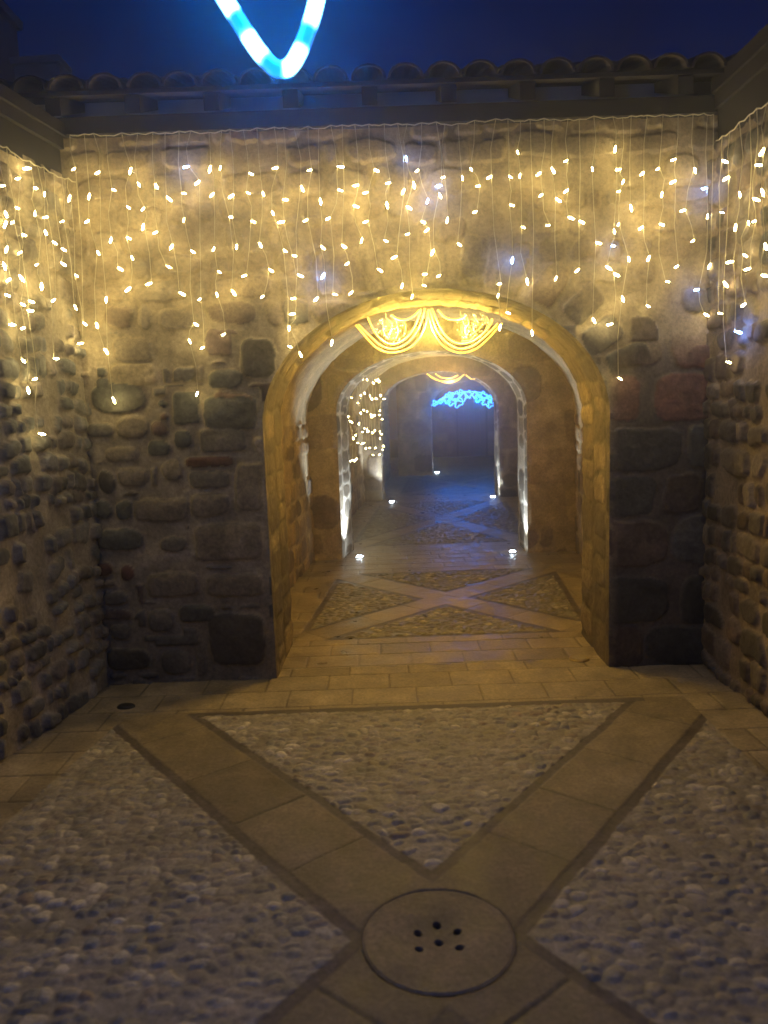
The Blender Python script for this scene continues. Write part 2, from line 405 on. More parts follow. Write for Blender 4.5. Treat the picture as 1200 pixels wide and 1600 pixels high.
# ------------------------------------------------------------------ stones measured on the courtyard wall left of the arch
TRACE = [(184,620,88,46,2.6,1),(156,581,14,14,3,1),(160,599,22,18,3,1),(206,582,75,32,4,6),(206,546,60,34,4,3),(155,670,40,22,3,0),
(208,667,52,36,2.6,3),(250,670,24,22,2.4,2),(255,631,13,10,2.4,1),(258,651,11,12,2.4,2),(293,638,42,52,7,1),(360,645,78,52,6,1),(351,593,50,30,3,1),
(400,560,54,58,4,5),(286,688,26,28,2.6,1),(348,689,68,36,5,0),(248,701,34,24,2.8,1),(189,710,48,22,3,3),(138,706,14,16,2.4,0),(325,722,70,15,5,4),
(165,753,26,36,2.3,5),(205,745,42,30,2.6,3),(268,737,30,32,2.5,3),(325,750,64,28,4,0),(160,798,26,30,2.4,1),(192,798,24,30,2.6,1),
(250,797,88,34,4,3),(328,790,62,36,4,3),(388,762,42,76,6,3),(187,845,70,34,2.8,1),(270,848,44,24,2.6,0),(358,848,104,58,7,3),(160,890,28,22,2.5,4),
(200,895,24,24,2.2,4),(272,915,80,38,5,3),(368,914,84,36,5,3),(180,934,40,22,2.6,0),(255,970,40,36,2.6,0),(310,960,56,30,3,1),(190,988,34,24,2.6,0),
(200,1030,70,38,3,5),(275,1035,46,38,2.8,0),(370,1000,86,84,5,5),(382,690,0,0,3,0)]
CP = [(.15, .13, .10), (.10, .096, .076), (.17, .11, .075), (.22, .175, .115), (.12, .055, .04), (.095, .08, .06), (.33, .26, .15)]
def cust():
    o = []
    for (px, py, pw, ph, e, ci) in TRACE:
        if pw == 0: continue
        p = atY(px, py, Y1-.02); s = Y1/F
        o.append((p.x, p.z, pw*s*1.02, ph*s*1.02, e, CP[ci], 0))
    # arch stones round the head, left and right
    cx, hw, zs, rise = A1
    for i, a in enumerate(np.linspace(8, 172, 15)):
        t = R(a); rr = .15+.03*math.sin(i*2.3)
        x = cx+(hw+rr)*math.cos(t); z = zs+(rise+rr)*math.sin(t)
        if a > 120 and a < 168: continue
        o.append((x, z, .24, .155, 5, CP[[5, 1, 0, 5, 2][i % 5]], t))
    return o
CUST = cust()
def front_hc(u, v):
    HL, CL = rubble(u, v, 101, custom=CUST, gap=.16, amp=.030, drop=.25, mort=(.33, .265, .165))
    HR, CR = rubble(u, v, 202, rowh=(.22, .36), colw=(.25, .5), gap=.05, amp=.02, drop=.05, mort=(.14, .11, .08),
                    pal=[(.075, .065, .055), (.06, .055, .048), (.10, .07, .05), (.13, .065, .045), (.085, .08, .065)], warp=.035)
    top = sm(1.75, 2.0, v+.1*(fbm(u*4, v*4, 9)-.5)); k = sm(1.28, 1.38, u)*(1-top)
    H = HL*(1-k)+HR*k; C = CL*(1-k[..., None])+CR*k[..., None]
    # upper part: plaster smeared over the stones; colour darker towards the foot
    pl = sm(1.95, 2.3, v+.35*(fbm(u*2.5, v*2.5, 14)-.5))*.8
    P = np.array((.25, .19, .105))*(.7+.6*fbm(u*7, v*7, 16))[..., None]
    C = C*(1-pl[..., None])+P*pl[..., None]; H = H*(1-.6*pl)
    foot_dark = sm(.75, .12, v+.35*(fbm(u*3, v*3, 18)-.5))*.3; C = C*(1-foot_dark[..., None])
    return H, C
wf = wall_facing('stone_wall', A1, (XL-.12, XR+.12), (-.1, ZT), Y1, .0085, front_hc)
tag(wf, 'rubble stone wall facing the viewer with the big arched opening', 'wall')
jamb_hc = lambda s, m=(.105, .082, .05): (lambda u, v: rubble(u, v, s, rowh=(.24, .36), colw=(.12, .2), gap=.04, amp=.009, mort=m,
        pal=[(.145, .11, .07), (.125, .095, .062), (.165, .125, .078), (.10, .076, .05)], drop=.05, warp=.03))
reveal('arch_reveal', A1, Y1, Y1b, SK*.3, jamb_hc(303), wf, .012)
# quoin face slightly proud round the foot of each jamb
def lump_block(name, x0, x1, y0, y1, z0, z1, mat, parent, n=10, amp=.012, seed=1, col=(.12, .10, .08)):
    vs = []; fs = []; cols = []
    def face(o, a, b, c):
        m = len(vs)
        for i in range(n+1):
            for j in range(n+1):
                p = o+a*(i/n)+b*(j/n); q = np.array([fbm(np.array(p[0]*7+k*3+seed), np.array(p[2]*7+p[1]*5+k), seed+k) for k in range(3)])-.5
                vs.append(p+q*amp*2); cols.append(np.array(col)*(.7+.6*float(q[0]+.5)))
        for i in range(n):
            for j in range(n): fs.append((m+i*(n+1)+j, m+(i+1)*(n+1)+j, m+(i+1)*(n+1)+j+1, m+i*(n+1)+j+1))
    X = np.array((x1-x0, 0, 0.)); Yv = np.array((0, y1-y0, 0.)); Z = np.array((0, 0, z1-z0)); O = np.array((x0, y0, z0))
    face(O, X, Z, 0); face(O+X, Yv, Z, 0); face(O, Yv, Z, 0); face(O+Z, X, Yv, 0)
    return meshobj(name, np.array(vs), np.array(fs), mat, parent, True, cols=np.array(cols))

# side walls of the courtyard
def side_wall(name, xa, ya, xb, yb, hc, inward, step=.011, top=ZT):
    d = np.array((xb-xa, yb-ya, 0.)); L = np.hypot(d[0], d[1]); d /= L
    n = np.array((inward*abs(d[1]), -inward*d[0]*np.sign(d[1]), 0.))
    return sheet(name, (0, L), (-.1, top), step, lambda u, v: st(xa+d[0]*u, ya+d[1]*u, v), lambda u, v: st(n[0]+0*u, n[1], 0.), hc, WALL, None)
def left_hc(u, v):
    H, C = rubble(u, v, 404, rowh=(.07, .15), colw=(.06, .17), gap=.30, amp=.035, drop=.22, warp=.07, mort=(.32, .265, .175), pal=[(.15,.14,.12),(.12,.115,.10),(.17,.14,.11),(.20,.18,.14)])
    pl = sm(2.0, 2.4, v+.35*(fbm(u*2.5, v*2.5, 34)-.5))*.5
    C = C*(1-pl[..., None])+np.array((.25, .19, .105))*pl[..., None]
    return H, C
def right_hc(u, v):
    H, C = rubble(u, v, 505, rowh=(.08, .17), colw=(.08, .22), gap=.2, amp=.03, drop=.12, warp=.06, mort=(.22, .17, .115),
                  pal=[(.09, .075, .06), (.12, .085, .06), (.15, .12, .09), (.07, .06, .05)])
    return H, C
LWa, LWb = (XL, 4.5), (-2.34, .3)
wl = side_wall('stone_wall', *LWa, *LWb, left_hc, 1, top=2.90); tag(wl, 'rubble wall of small rounded stones in pale mortar along the left side', 'wall')
RWa, RWb = (XR, 4.5), (XR+.02, .3)
wr = side_wall('stone_wall', *RWa, *RWb, right_hc, -1, top=2.95); tag(wr, 'dark brown rubble wall along the right edge', 'wall')

def side_beam(x0, y0, x1, y1, z0, z1, inward, lab):
    t = empty('timber_beam', (x0, y0, 0)); tag(t, lab, 'beam'); d = Vector((x1-x0, y1-y0, 0)); L = d.length; t.rotation_euler = (0, 0, math.atan2(d.y, d.x))
    s_ = 1 if inward > 0 else -1
    b = MB(); h = (z1-z0)
    a, c = sorted((-.035*s_, .30*s_)); b.box(0, L, a+.0, c, z0, z0+h*.55, .006); b.build('lower_beam', M_WOOD, t)
    a, c = sorted((-.055*s_, .30*s_)); b = MB(); b.box(0, L, a, c, z0+h*.56, z0+h*.78, .006); b.build('upper_beam', M_WOOD, t)
    a, c = sorted((-.075*s_, .32*s_)); b = MB(); b.box(0, L, a, c, z0+h*.785, z1, .006); b.build('roof_board', M_WOOD, t)
side_beam(LWa[0]-.03, LWa[1]-.12, LWb[0]-.03, LWb[1], 2.88, 3.16, -1, 'dark timber beams on top of the left side wall')
side_beam(RWa[0]+.03, RWa[1]-.12, RWb[0]+.03, RWb[1], 2.93, 3.28, 1, 'dark timber beams on top of the right side wall')

# ------------------------------------------------------------------ the passage: arched cross walls and vaulted bays
def cross_hc(s, dark=1.0):
    def f(u, v):
        H, C = rubble(u, v, s, rowh=(.25, .45), colw=(.3, .55), gap=.05, amp=.014, mort=(.24*dark, .18*dark, .11*dark),
                      pal=[(.20, .145, .09), (.15, .11, .075), (.24, .18, .105), (.12, .085, .065)], drop=.15, warp=.03)
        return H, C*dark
    return f
cw = []
for k, (A, Y, Yb, st_, lab) in enumerate([(A2, Y2, Y2b, .014, 'arched cross wall of brown blocks at the far end of the first vaulted bay'),
        (A3, Y3, Y3b, .025, 'second arched cross wall deeper in the passage, behind the net of warm lights'),
        (A4, Y4, Y4b, .035, 'farthest arched cross wall, under the blue light garland')]):
    W = wall_facing('arch_wall', A, (A[0]-1.75, A[0]+1.75), (-.05, 3.0), Y, st_, cross_hc(600+k), None, WALL)
    reveal('arch_reveal', A, Y, Yb, .20 if k == 0 else SK, (lambda u, v: (lambda q: (q[0]*.6, q[1]*1.15))(jamb_hc(620, (.36, .31, .24))(u, v))), W, st_*1.3, skr=-.02)
    tag(W, lab, 'arch'); cw.append(W)
def bay(cx, ya, yb, hw, zs, rise, step, seed, lab, shade=1.0):
    t = empty('vaulted_bay', (0, 0, 0)); tag(t, lab, 'vault')
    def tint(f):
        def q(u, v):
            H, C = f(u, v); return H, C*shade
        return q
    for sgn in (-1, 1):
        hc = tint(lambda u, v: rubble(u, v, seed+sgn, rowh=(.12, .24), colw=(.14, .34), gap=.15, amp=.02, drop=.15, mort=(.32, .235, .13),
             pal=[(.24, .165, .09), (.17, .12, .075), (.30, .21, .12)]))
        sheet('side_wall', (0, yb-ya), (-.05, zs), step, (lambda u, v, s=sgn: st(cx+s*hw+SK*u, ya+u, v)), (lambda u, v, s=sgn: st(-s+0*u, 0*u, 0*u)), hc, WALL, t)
    n = 90; ts = np.linspace(0, math.pi, n); cxs = -hw*np.cos(ts); czs = zs+rise*np.sin(ts)
    d = np.r_[0, np.cumsum(np.hypot(np.diff(cxs), np.diff(czs)))]
    def pos(u, v): return st(cx+np.interp(u, d, cxs)+SK*v, ya+v, np.interp(u, d, czs))
    def nrm(u, v):
        t_ = np.interp(u, d, ts); return st(np.cos(t_), 0*u, -np.sin(t_))
    def hv(u, v):
        nz = fbm(u*4, v*4, seed+60); n2 = fbm(u*22, v*22, seed+61); n3 = fbm(u*1.3, v*1.3, seed+62)
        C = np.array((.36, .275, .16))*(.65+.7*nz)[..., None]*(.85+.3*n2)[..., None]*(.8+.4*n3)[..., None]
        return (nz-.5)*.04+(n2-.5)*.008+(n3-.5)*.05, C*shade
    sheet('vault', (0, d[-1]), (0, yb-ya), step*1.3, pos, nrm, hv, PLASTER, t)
    return t
bay(.37, Y1b, Y2, 1.40, 1.45, 1.02, .017, 700, 'first vaulted bay with ochre side walls, just inside the big arch')
bay(.62, Y2b, Y3, 1.35, 1.55, .85, .03, 720, 'second vaulted bay, dim, with warm net lights on its left side')
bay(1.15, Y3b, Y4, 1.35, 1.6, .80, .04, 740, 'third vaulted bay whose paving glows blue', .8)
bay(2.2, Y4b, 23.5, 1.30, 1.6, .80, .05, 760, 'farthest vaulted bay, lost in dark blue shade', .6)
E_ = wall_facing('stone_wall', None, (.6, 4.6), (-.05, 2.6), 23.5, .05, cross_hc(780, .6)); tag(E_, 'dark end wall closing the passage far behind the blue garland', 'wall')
dn = empty('wooden_door', (2.75, 23.44, 0)); tag(dn, 'dark narrow door at the far end of the passage', 'door')
b = MB()
for i in range(5): b.box(-.4+i*.16, -.4+i*.16+.154, -.05, 0, .02, 1.9)
b.build('door_leaf', M_DARKW, dn)
b = MB(); b.box(-.48, -.41, -.07, .02, 0, 1.98); b.box(.41, .48, -.07, .02, 0, 1.98); b.box(-.41, .41, -.07, .02, 1.91, 1.98); b.build('door_frame', M_WOOD, dn)

# ------------------------------------------------------------------ roof edge above the courtyard wall, chimney, night sky beyond
def rafters_and_tiles(root, length, depth=.42):
    """eave along local +X, overhanging towards local -Y"""
    b = MB(); b.box(0, length, -.06, .14, ZT-.03, ZT+.06, .004); b.build('wall_plate', M_WOOD, root)
    n = int(length/.42)
    for i in range(n+1):
        x = .08+i*(length-.16)/n; r = MB(); y0, y1 = -depth, .3; z0 = ZT+.10; z1 = ZT+.30
        r.add([(x-.04, y0, z0-.0), (x+.04, y0, z0), (x+.04, y0, z0+.09), (x-.04, y0, z0+.09), (x-.04, y1, z1), (x+.04, y1, z1), (x+.04, y1, z1+.09), (x-.04, y1, z1+.09)],
              [(3, 2, 1, 0), (4, 5, 6, 7), (0, 1, 5, 4), (1, 2, 6, 5), (2, 3, 7, 6), (3, 0, 4, 7)])
        r.build('rafter', M_WOOD, root)
    b = MB(); nb = 4
    for i in range(nb):
        ya = -depth-.02+i*.19; s = .2/.72
        za = ZT+.195+(ya+depth)*s
        b.add([(0, ya, za), (length, ya, za), (length, ya+.185, za+.185*s), (0, ya+.185, za+.185*s), (0, ya, za+.022), (length, ya, za+.022), (length, ya+.185, za+.185*s+.022), (0, ya+.185, za+.185*s+.022)],
              [(3, 2, 1, 0), (4, 5, 6, 7), (0, 1, 5, 4), (1, 2, 6, 5), (2, 3, 7, 6), (3, 0, 4, 7)])
    b.build('roof_boards', M_WOOD, root)
    b = MB(); m = int(length/.19); s = .2/.72
    for i in range(m+1):
        x = .05+i*(length-.1)/m+random.uniform(-.008, .008)
        for row in range(2):
            ya = -depth-.07+row*.36+random.uniform(-.012, .012); za = ZT+.222+(ya+depth)*s+row*.018; L = .44; r0 = .092; r1 = .078
            vs = []; fs = []; K = 8
            for (yy, rr, q) in ((ya, r0, 0), (ya+L, r1, L*s)):
                for th in (0, .014):
                    for j in range(K+1):
                        a = math.pi*j/K; vs.append((x+(rr-th)*math.cos(a), yy, za+q+(rr-th)*.8*math.sin(a)))
            n_ = K+1
            for j in range(K):
                fs.append((j, j+1, 2*n_+j+1, 2*n_+j)); fs.append((n_+j+1, n_+j, 3*n_+j, 3*n_+j+1)); fs.append((j+1, j, n_+j, n_+j+1))
            b.add(vs, fs)
    b.build('roof_tiles', M_TILE, root, smooth=False)
ev = empty('roof_eave', (-2.55, Y1, 0)); tag(ev, 'timber and clay tile roof eave above the string lights on the facing wall', 'roof')
rafters_and_tiles(ev, 5.1, .20); [setattr(c_, 'location', (0, 0, -.085)) for c_ in ev.children if not c_.name.startswith('wall_plate')]
bk = MB(); bk.box(-2.6, 2.6, Y1+.16, Y1+.3, ZT-.3, ZT+.24); bk.build('upper_wall', M_GREY, ev, loc=(2.55, -Y1, 0))
ch = empty('chimney', (-3.35, 7.2, 0)); tag(ch, 'soft grey rendered chimney stack against the night sky at top left', 'chimney')
b = MB(); b.box(-.26, .22, -.2, .2, 3.0, 5.05, .02); b.build('stack', M_GREY, ch)
b = MB(); b.box(-.30, .26, -.24, .24, 5.052, 5.13, .01); b.build('cap', M_GREY, ch)
rv = MB(); rv.box(-.16, .16, -.1, .1, 3.2, 4.37, .02); rv.box(-.19, .19, -.13, .13, 4.372, 4.42, .01); o = rv.build('roof_vent', M_GREY, loc=(-2.62, 6.6, 0)); tag(o, 'low pale block on the roof edge right of the grey chimney', 'roof vent')

# ------------------------------------------------------------------ round drain stone, small things on the floor
dr = empty('drain_cover', (CX, CY, 0)); tag(dr, 'round stone drain with small holes where the paving strips cross', 'drain')
def disc_hc(u, v):
    r = v; x = r*np.cos(u); y = r*np.sin(u)
    nz = fbm(x*9+5, y*9+5, 88); n2 = fbm(x*45, y*45, 89)
    H = -.02*sm(.17, .0, r)+(nz-.5)*.006+(n2-.5)*.002-.004*sm(.222, .231, r)
    C = np.array((.165, .130, .084))*(.6+.8*nz)[..., None]*(.85+.3*n2)[..., None]
    for (hx, hy) in HOLES:
        q = sm(.014, .008, np.hypot(x-hx, (y-hy))); H = H-.03*q; C = C*(1-.8*q[..., None])
    return H, C
HOLES = [(.070*math.cos(R(a)), .070*math.sin(R(a))) for a in (30, 90, 150, 210, 330)]+[(0, 0)]
nu, nv = 300, 110
uu, vv = np.meshgrid(np.linspace(0, 2*math.pi, nu+1), np.linspace(0.0005, .231, nv), indexing='ij'); H, C = disc_hc(uu, vv)
P = st(vv*np.cos(uu), vv*np.sin(uu), H+.003); idx = np.arange((nu+1)*nv).reshape(nu+1, nv)
Q = np.stack([idx[:-1, :-1], idx[:-1, 1:], idx[1:, 1:], idx[1:, :-1]], -1).reshape(-1, 4)
meshobj('cover_stone', P.reshape(-1, 3), Q, FLOORM, dr, True, cols=C.reshape(-1, 3))
p = onfloor(197, 1105)
b = MB(); b.disc((0, 0, 0), .05, -.01, .014, 20, .008); o = b.build('floor_drain', M_IRON, loc=(p.x, p.y, 0)); o.scale = (1, .7, 1); tag(o, 'small dark oval drain on the paving near the left corner', 'drain')

def lamp(parent, loc, energy, col, rad=.03):
    ld = bpy.data.lights.new('lamp', 'POINT'); ld.energy = energy; ld.color = col; ld.shadow_soft_size = rad
    o = bpy.data.objects.new('lamp', ld); sc.collection.objects.link(o); o.parent = parent; o.location = loc; return o
# ------------------------------------------------------------------ recessed floor uplights
def floor_light(x, y, lit, label, power=0, aim=None, size=.05):
    t = empty('floor_light', (x, y, 0)); tag(t, label, 'floor light', 'recessed round lights in the passage floor')
    b = MB(); b.disc((0, 0, 0), size, -.03, .010, 28, .004); b.build('ring', M_BRASS if not lit else M_IRON, t)
    b = MB(); b.disc((0, 0, 0), size*.72, .0105, .016, 24, .003); b.build('lens', M_COOL if lit else M_BRASS, t)
    if lit and power:
        ld = bpy.data.lights.new('lamp', 'SPOT'); ld.energy = power; ld.color = (.66, .82, 1.0); ld.spot_size = R(75); ld.spot_blend = .6; ld.shadow_soft_size = .03
        lo = bpy.data.objects.new('lamp', ld); sc.collection.objects.link(lo); lo.parent = t; lo.location = (0, 0, .03)
        d = Vector(aim); lo.rotation_euler = (-d).to_track_quat('Z', 'Y').to_euler()
    return t
def fl(px, py, lab, pw, aim, size=.05):
    q = onfloor(px, py); return floor_light(q.x, q.y, True, lab, pw, aim, size)
fl(562, 871, 'cool white floor light at the left foot of the first inner arch', 170, (-.13, .06, 1), .045)
fl(801, 863, 'cool white floor light at the right foot of the first inner arch', 120, (.13, .06, 1), .045)
fl(612, 785, 'cool white floor light at the left foot of the second inner arch', 150, (-.12, .06, 1), .055)
fl(770, 777, 'cool white floor light at the right foot of the second inner arch', 110, (.12, .06, 1), .055)
fl(683, 739, 'small cool white floor light farthest down the passage', 40, (-.1, .10, 1), .06)
q = onfloor(905, 1030)
t = empty('floor_plate', (q.x, q.y, 0)); tag(t, 'unlit round brass plate in the threshold by the right jamb of the big arch', 'floor plate')
b = MB(); b.disc((0, 0, 0), .062, -.02, .010, 28, .004); b.build('rim', M_BRASS, t)
b = MB(); b.disc((0, 0, 0), .045, .0105, .013, 24, .002); b.build('glass', plain('dusty_glass', (.30, .24, .14), .35), t)

# ------------------------------------------------------------------ icicle light curtains
def bulb_mesh(name, mat):
    b = MB(); prof = [(0, .0022), (.008, .0042), (.016, .0050), (.024, .0046), (.030, .0030), (.033, .0008)]
    n = 6; base = 0
    for (l, r) in prof:
        for j in range(n):
            a = 2*math.pi*j/n; b.v.append(Vector((r*math.cos(a), r*math.sin(a), -l))); b.g.append(0)
    for i in range(len(prof)-1):
        for j in range(n): b.f.append((i*n+j, (i+1)*n+j, (i+1)*n+(j+1) % n, i*n+(j+1) % n))
    b.f.append(tuple((len(prof)-1)*n+j for j in range(n)))
    o = b.build(name, mat, None, smooth=True); me = o.data; bpy.data.objects.remove(o); return me
ME_B = bulb_mesh('bulb', M_BULB); ME_BB = bulb_mesh('bulb', M_BULBB)
def bulb(parent, p, blue=False, big=1.0):
    o = bpy.data.objects.new('bulb', ME_BB if blue else ME_B); sc.collection.objects.link(o); o.parent = parent
    o.location = p; tilt = random.choice([R(random.uniform(5, 35)), R(random.uniform(50, 85)), R(random.uniform(50, 85))])
    o.rotation_euler = Euler((0, random.choice((-1, 1))*tilt, random.uniform(-.5, .5))); k = big*random.uniform(.65, 1.15); o.scale = (k, k, k)
    return o
BLUE = {(634,244), (669,311), (690,290), (801,402), (955,384), (1105,294), (1092,452), (1148,517), (507,427), (295,260)}
BULBS = """48,263 32,278 53,293 24,324 10,345 22,346 34,366 55,330 75,339 91,262 110,305 140,302 175,295 139,344 82,377 96,388 34,393 17,435 30,430
65,442 117,429 152,392 184,418 174,371 198,371 295,260 242,287 260,307 284,302 198,322 226,324 246,362 288,341 270,382 298,391 329,259 345,259
389,270 434,262 487,265 527,260 334,301 365,304 385,300 442,312 528,296 560,289 552,321 358,339 392,345 444,346 481,343 516,340 405,379 443,390 457,399
335,386 370,382 501,384 534,383 566,372 340,423 260,415 465,429 507,427 32,474 45,470 86,467 116,477 43,485 130,504 150,504 130,536 163,545 39,512 14,507
34,561 58,591 43,605 60,677 84,560 176,621 204,449 166,464 237,442 280,457 314,466 338,457 362,453 352,521 303,505 295,530 319,542 309,612 412,462
462,466 461,490 452,509 450,541 468,550 497,465 520,459 519,531 551,455 654,265 632,295 646,284 669,311 634,244 686,302 695,276 690,290 722,275 604,316
635,322 658,346 640,365 670,357 678,390 620,400 667,428 688,430 629,443 660,445 795,275 808,235 813,271 845,269 796,320 848,303 815,354 859,352 801,402
783,443 823,435 870,432 905,420 887,250 888,296 925,261 962,228 970,264 975,281 969,298 1006,269 985,320 888,339 959,358 967,348 955,384 931,379 947,416
959,427 982,401 1005,354 1056,248 1056,282 1071,328 1105,294 1106,335 1125,331 1085,375 1060,415 1110,412 1131,440 1146,408 1161,397 1173,419 1176,310
1190,295 1139,276 1169,345 1181,345 1128,250 1180,258 1194,232 645,460 779,459 791,488 782,507 831,516 972,463 1010,477 926,497 957,506 1100,490
1122,489 1165,474 1092,452 1148,517 966,590 1135,565 205,262 156,268 118,262 70,300 8,290 12,385 60,412 100,345 215,285 312,282 410,300 470,290 500,310
585,265 610,285 575,345 600,375 545,410 590,420 575,300 425,330 420,420 385,430 735,262 750,290 768,275 745,330 862,262 868,310 905,345 1030,262 1035,300
1030,350 1085,262 1155,300 1150,350 1195,380 1190,430 8,330 5,410 8,460 70,360 225,350 205,400 95,410 1040,440 1015,400 700,340 715,380""".split()
BULBS = [tuple(map(int, s.split(','))) for s in BULBS]
def wall_hit(px, py):
    d = ray(px, py); o = Vector((0, 0, EYE))
    if px < 139:
        a = Vector((LWa[0]+.07, LWa[1], 0)); b_ = Vector((LWb[0]+.07, LWb[1], 0)); n = (b_-a).cross(Vector((0, 0, 1)))
        p = o+d*((a-o).dot(n)/d.dot(n))
        if p.y < Y1-.09: return p, 'L'
    if px > 1117: 
        p = o+d*((XR-.07)/d.x)
        if p.y < Y1-.09: return p, 'R'
    return atY(px, py, Y1-.09), 'F'
ZC = ZT-.045
ZS = {'F': ZC, 'L': 2.865, 'R': 2.915}
CUR = [('F', -9, -.75, 'curtain of warm icicle lights on the facing wall at far left of the arch'), ('F', -.75, .02, 'curtain of warm icicle lights just left of the gold swags'),
       ('F', .02, .85, 'curtain of warm icicle lights hung right above the arch and gold swags, with blue bulbs'),
       ('F', .85, 1.45, 'curtain of warm icicle lights above the right jamb of the arch'), ('F', 1.45, 9, 'curtain of warm icicle lights by the right corner of the facing wall'),
       ('L', -9, 9, 'curtain of warm icicle lights along the left side wall'), ('R', -9, 9, 'curtain of warm icicle lights along the right side wall')]
hits = []
for (px, py) in BULBS:
    p, wl_ = wall_hit(px, py); hits.append((p, wl_, (px, py) in BLUE))
def make_curtain(code, lo, hi, label, items):
    ZC = ZS[code]; key = (lambda p: p.x) if code == 'F' else (lambda p: -p.y)
    items = sorted([it for it in items if it[0].z < ZC-.02], key=lambda it: key(it[0]))
    a, b_ = items[0][0], items[-1][0]
    root = empty('light_curtain', ((a.x+b_.x)/2, (a.y+b_.y)/2, ZC)); tag(root, label, 'string lights', 'icicle light curtains hung under the roof edge')
    O = root.location.copy()
    # groups = hanging strings
    strings = []; cur = [items[0]]
    for it in items[1:]:
        if key(it[0])-key(cur[0][0]) < .055: cur.append(it)
        else: strings.append(cur); cur = [it]
    strings.append(cur)
    tops = []
    for s in strings:
        s.sort(key=lambda it: -it[0].z)
        m = sum((it[0] for it in s), Vector())/len(s); top = Vector((m.x, m.y, ZC+random.uniform(-.01, .01)))
        tops.append(top); pts = [top]
        for it in s:
            prev = pts[-1]; pts.append((prev+it[0])/2+Vector((random.uniform(-.018, .018), random.uniform(-.012, .012), 0))); pts.append(it[0])
        t = MB(); t.tube([q-O for q in pts], .0016, 4); ds = t.build('drop_string', M_WIRE, root)
        for it in s: bulb(ds, it[0]-O, it[2])
    pts = []
    if code == 'F': e0 = Vector((max(lo, XL+.08), Y1-.09, ZC)); e1 = Vector((min(hi, XR-.09), Y1-.09, ZC))
    else: e0 = tops[0]+(tops[0]-tops[-1])*.02; e1 = tops[-1]
    tp = [e0]+tops+[e1]
    tp.sort(key=key)
    for i in range(len(tp)-1):
        pts.append(tp[i]); pts.append((tp[i]+tp[i+1])/2+Vector((0, 0, -.10*min(.2, (tp[i+1]-tp[i]).length))))
    pts.append(tp[-1])
    t = MB(); t.tube([q-O for q in pts], .003, 5); t.build('supply_cable', M_WIRE, root)
for (code, lo, hi, label) in CUR:
    items = [h for h in hits if h[1] == code and (code != 'F' or lo <= h[0].x < hi)]
    if code == 'L':
        for i in range(60):
            y = random.uniform(.6, 3.0); f = (LWa[1]-y)/(LWa[1]-LWb[1]); items.append((Vector((LWa[0]+.07+(LWb[0]-LWa[0])*f, y, ZC-random.uniform(.05, 1.1)**1.0)), 'L', random.random() < .05))
    if code == 'R':
        for i in range(36):
            y = random.uniform(.6, 2.9); items.append((Vector((XR-.07, y, ZC-random.uniform(.05, .8))), 'R', random.random() < .08))
    make_curtain(code, lo, hi, label, items)

# net of warm lights in the second bay, on its left wall
def net(label):
    hwx = lambda y: .62-1.35+SK*(y-Y2b)+.12+.07*(y-9)
    root = empty('light_net', (hwx(10.5), 10.5, 2.1)); tag(root, label, 'string lights'); O = root.location.copy()
    ys = np.linspace(9.1, 12.75, 16)
    for y in ys:
        top = 2.35; n = 6; pts = []
        L = random.uniform(1.15, 1.4)
        for i in range(n): pts.append(Vector((hwx(y)+random.uniform(-.03, .03), y+random.uniform(-.05, .05), top-.1-L*i/(n-1)+random.uniform(-.05, .05))))
        t = MB(); t.tube([q-O for q in [Vector((hwx(y), y, top))]+pts], .003, 4); ds = t.build('drop_string', M_WIRE, root)
        for p in pts: bulb(ds, p-O, False, .95)
    t = MB(); t.tube([Vector((hwx(y), y, 2.35+.02*math.sin(y*7)))-O for y in ys], .004, 5); t.build('supply_cable', M_WIRE, root)
net('net of warm golden lights on the left wall of the second bay')

# ------------------------------------------------------------------ gold double swag in the mouth of the arch
def cat(a, b_, dip, n=28, pw=2.0):
    return [Vector((a[0]+(b_[0]-a[0])*i/n, 0, a[1]+(b_[1]-a[1])*i/n-dip*(1-abs(2*i/n-1)**pw))) for i in range(n+1)]
def px_path(pts, Y, O):
    """smooth path through points measured on the photograph, laid in the ornament's own plane"""
    P = [atY(x, y, Y)-O for (x, y) in pts]; out_ = []
    for i in range(len(P)-1):
        a = P[max(i-1, 0)]; b_ = P[i]; c = P[i+1]; d = P[min(i+2, len(P)-1)]
        for k in range(6):
            t = k/6; out_.append(.5*((2*b_)+(c-a)*t+(2*a-5*b_+4*c-d)*t*t+(3*b_-a-3*c+d)*t**3))
    out_.append(P[-1]); return out_
def ledglow(pts, pitch):
    L = 0; g = []
    for i, p in enumerate(pts):
        if i: L += (p-pts[i-1]).length
        g.append(.5+.5*math.cos(2*math.pi*L/pitch))
    return g
def dense(pts, step):
    o = [pts[0]]
    for i in range(1, len(pts)):
        n = max(1, int((pts[i]-pts[i-1]).length/step))
        for k in range(1, n+1): o.append(pts[i-1].lerp(pts[i], k/n))
    return o
YG = Y1b+.2
sw = empty('swag_light', atY(670, 484, YG)); tag(sw, 'gold double swag of rope lights hung in the mouth of the big arch', 'light ornament'); O = sw.location.copy()
S1 = [[(664,482),(655,510),(640,533),(618,545),(597,541),(578,525),(560,507)],
      [(670,484),(662,515),(645,540),(618,551),(592,546),(572,527),(556,508)],
      [(658,483),(650,506),(636,527),(617,538),(600,534),(586,520),(576,500),(574,494)],
      [(672,484),(680,510),(695,533),(716,545),(738,541),(757,527),(772,512),(778,505)],
      [(675,482),(685,506),(698,527),(716,537),(737,534),(755,521),(767,506),(769,498)],
      [(668,486),(676,515),(692,540),(717,551),(742,546),(762,530),(776,514),(785,505)]]
S2 = [[(656,484),(646,494),(632,500),(619,498),(612,492)], [(684,484),(694,495),(706,499),(720,498),(728,492)]]
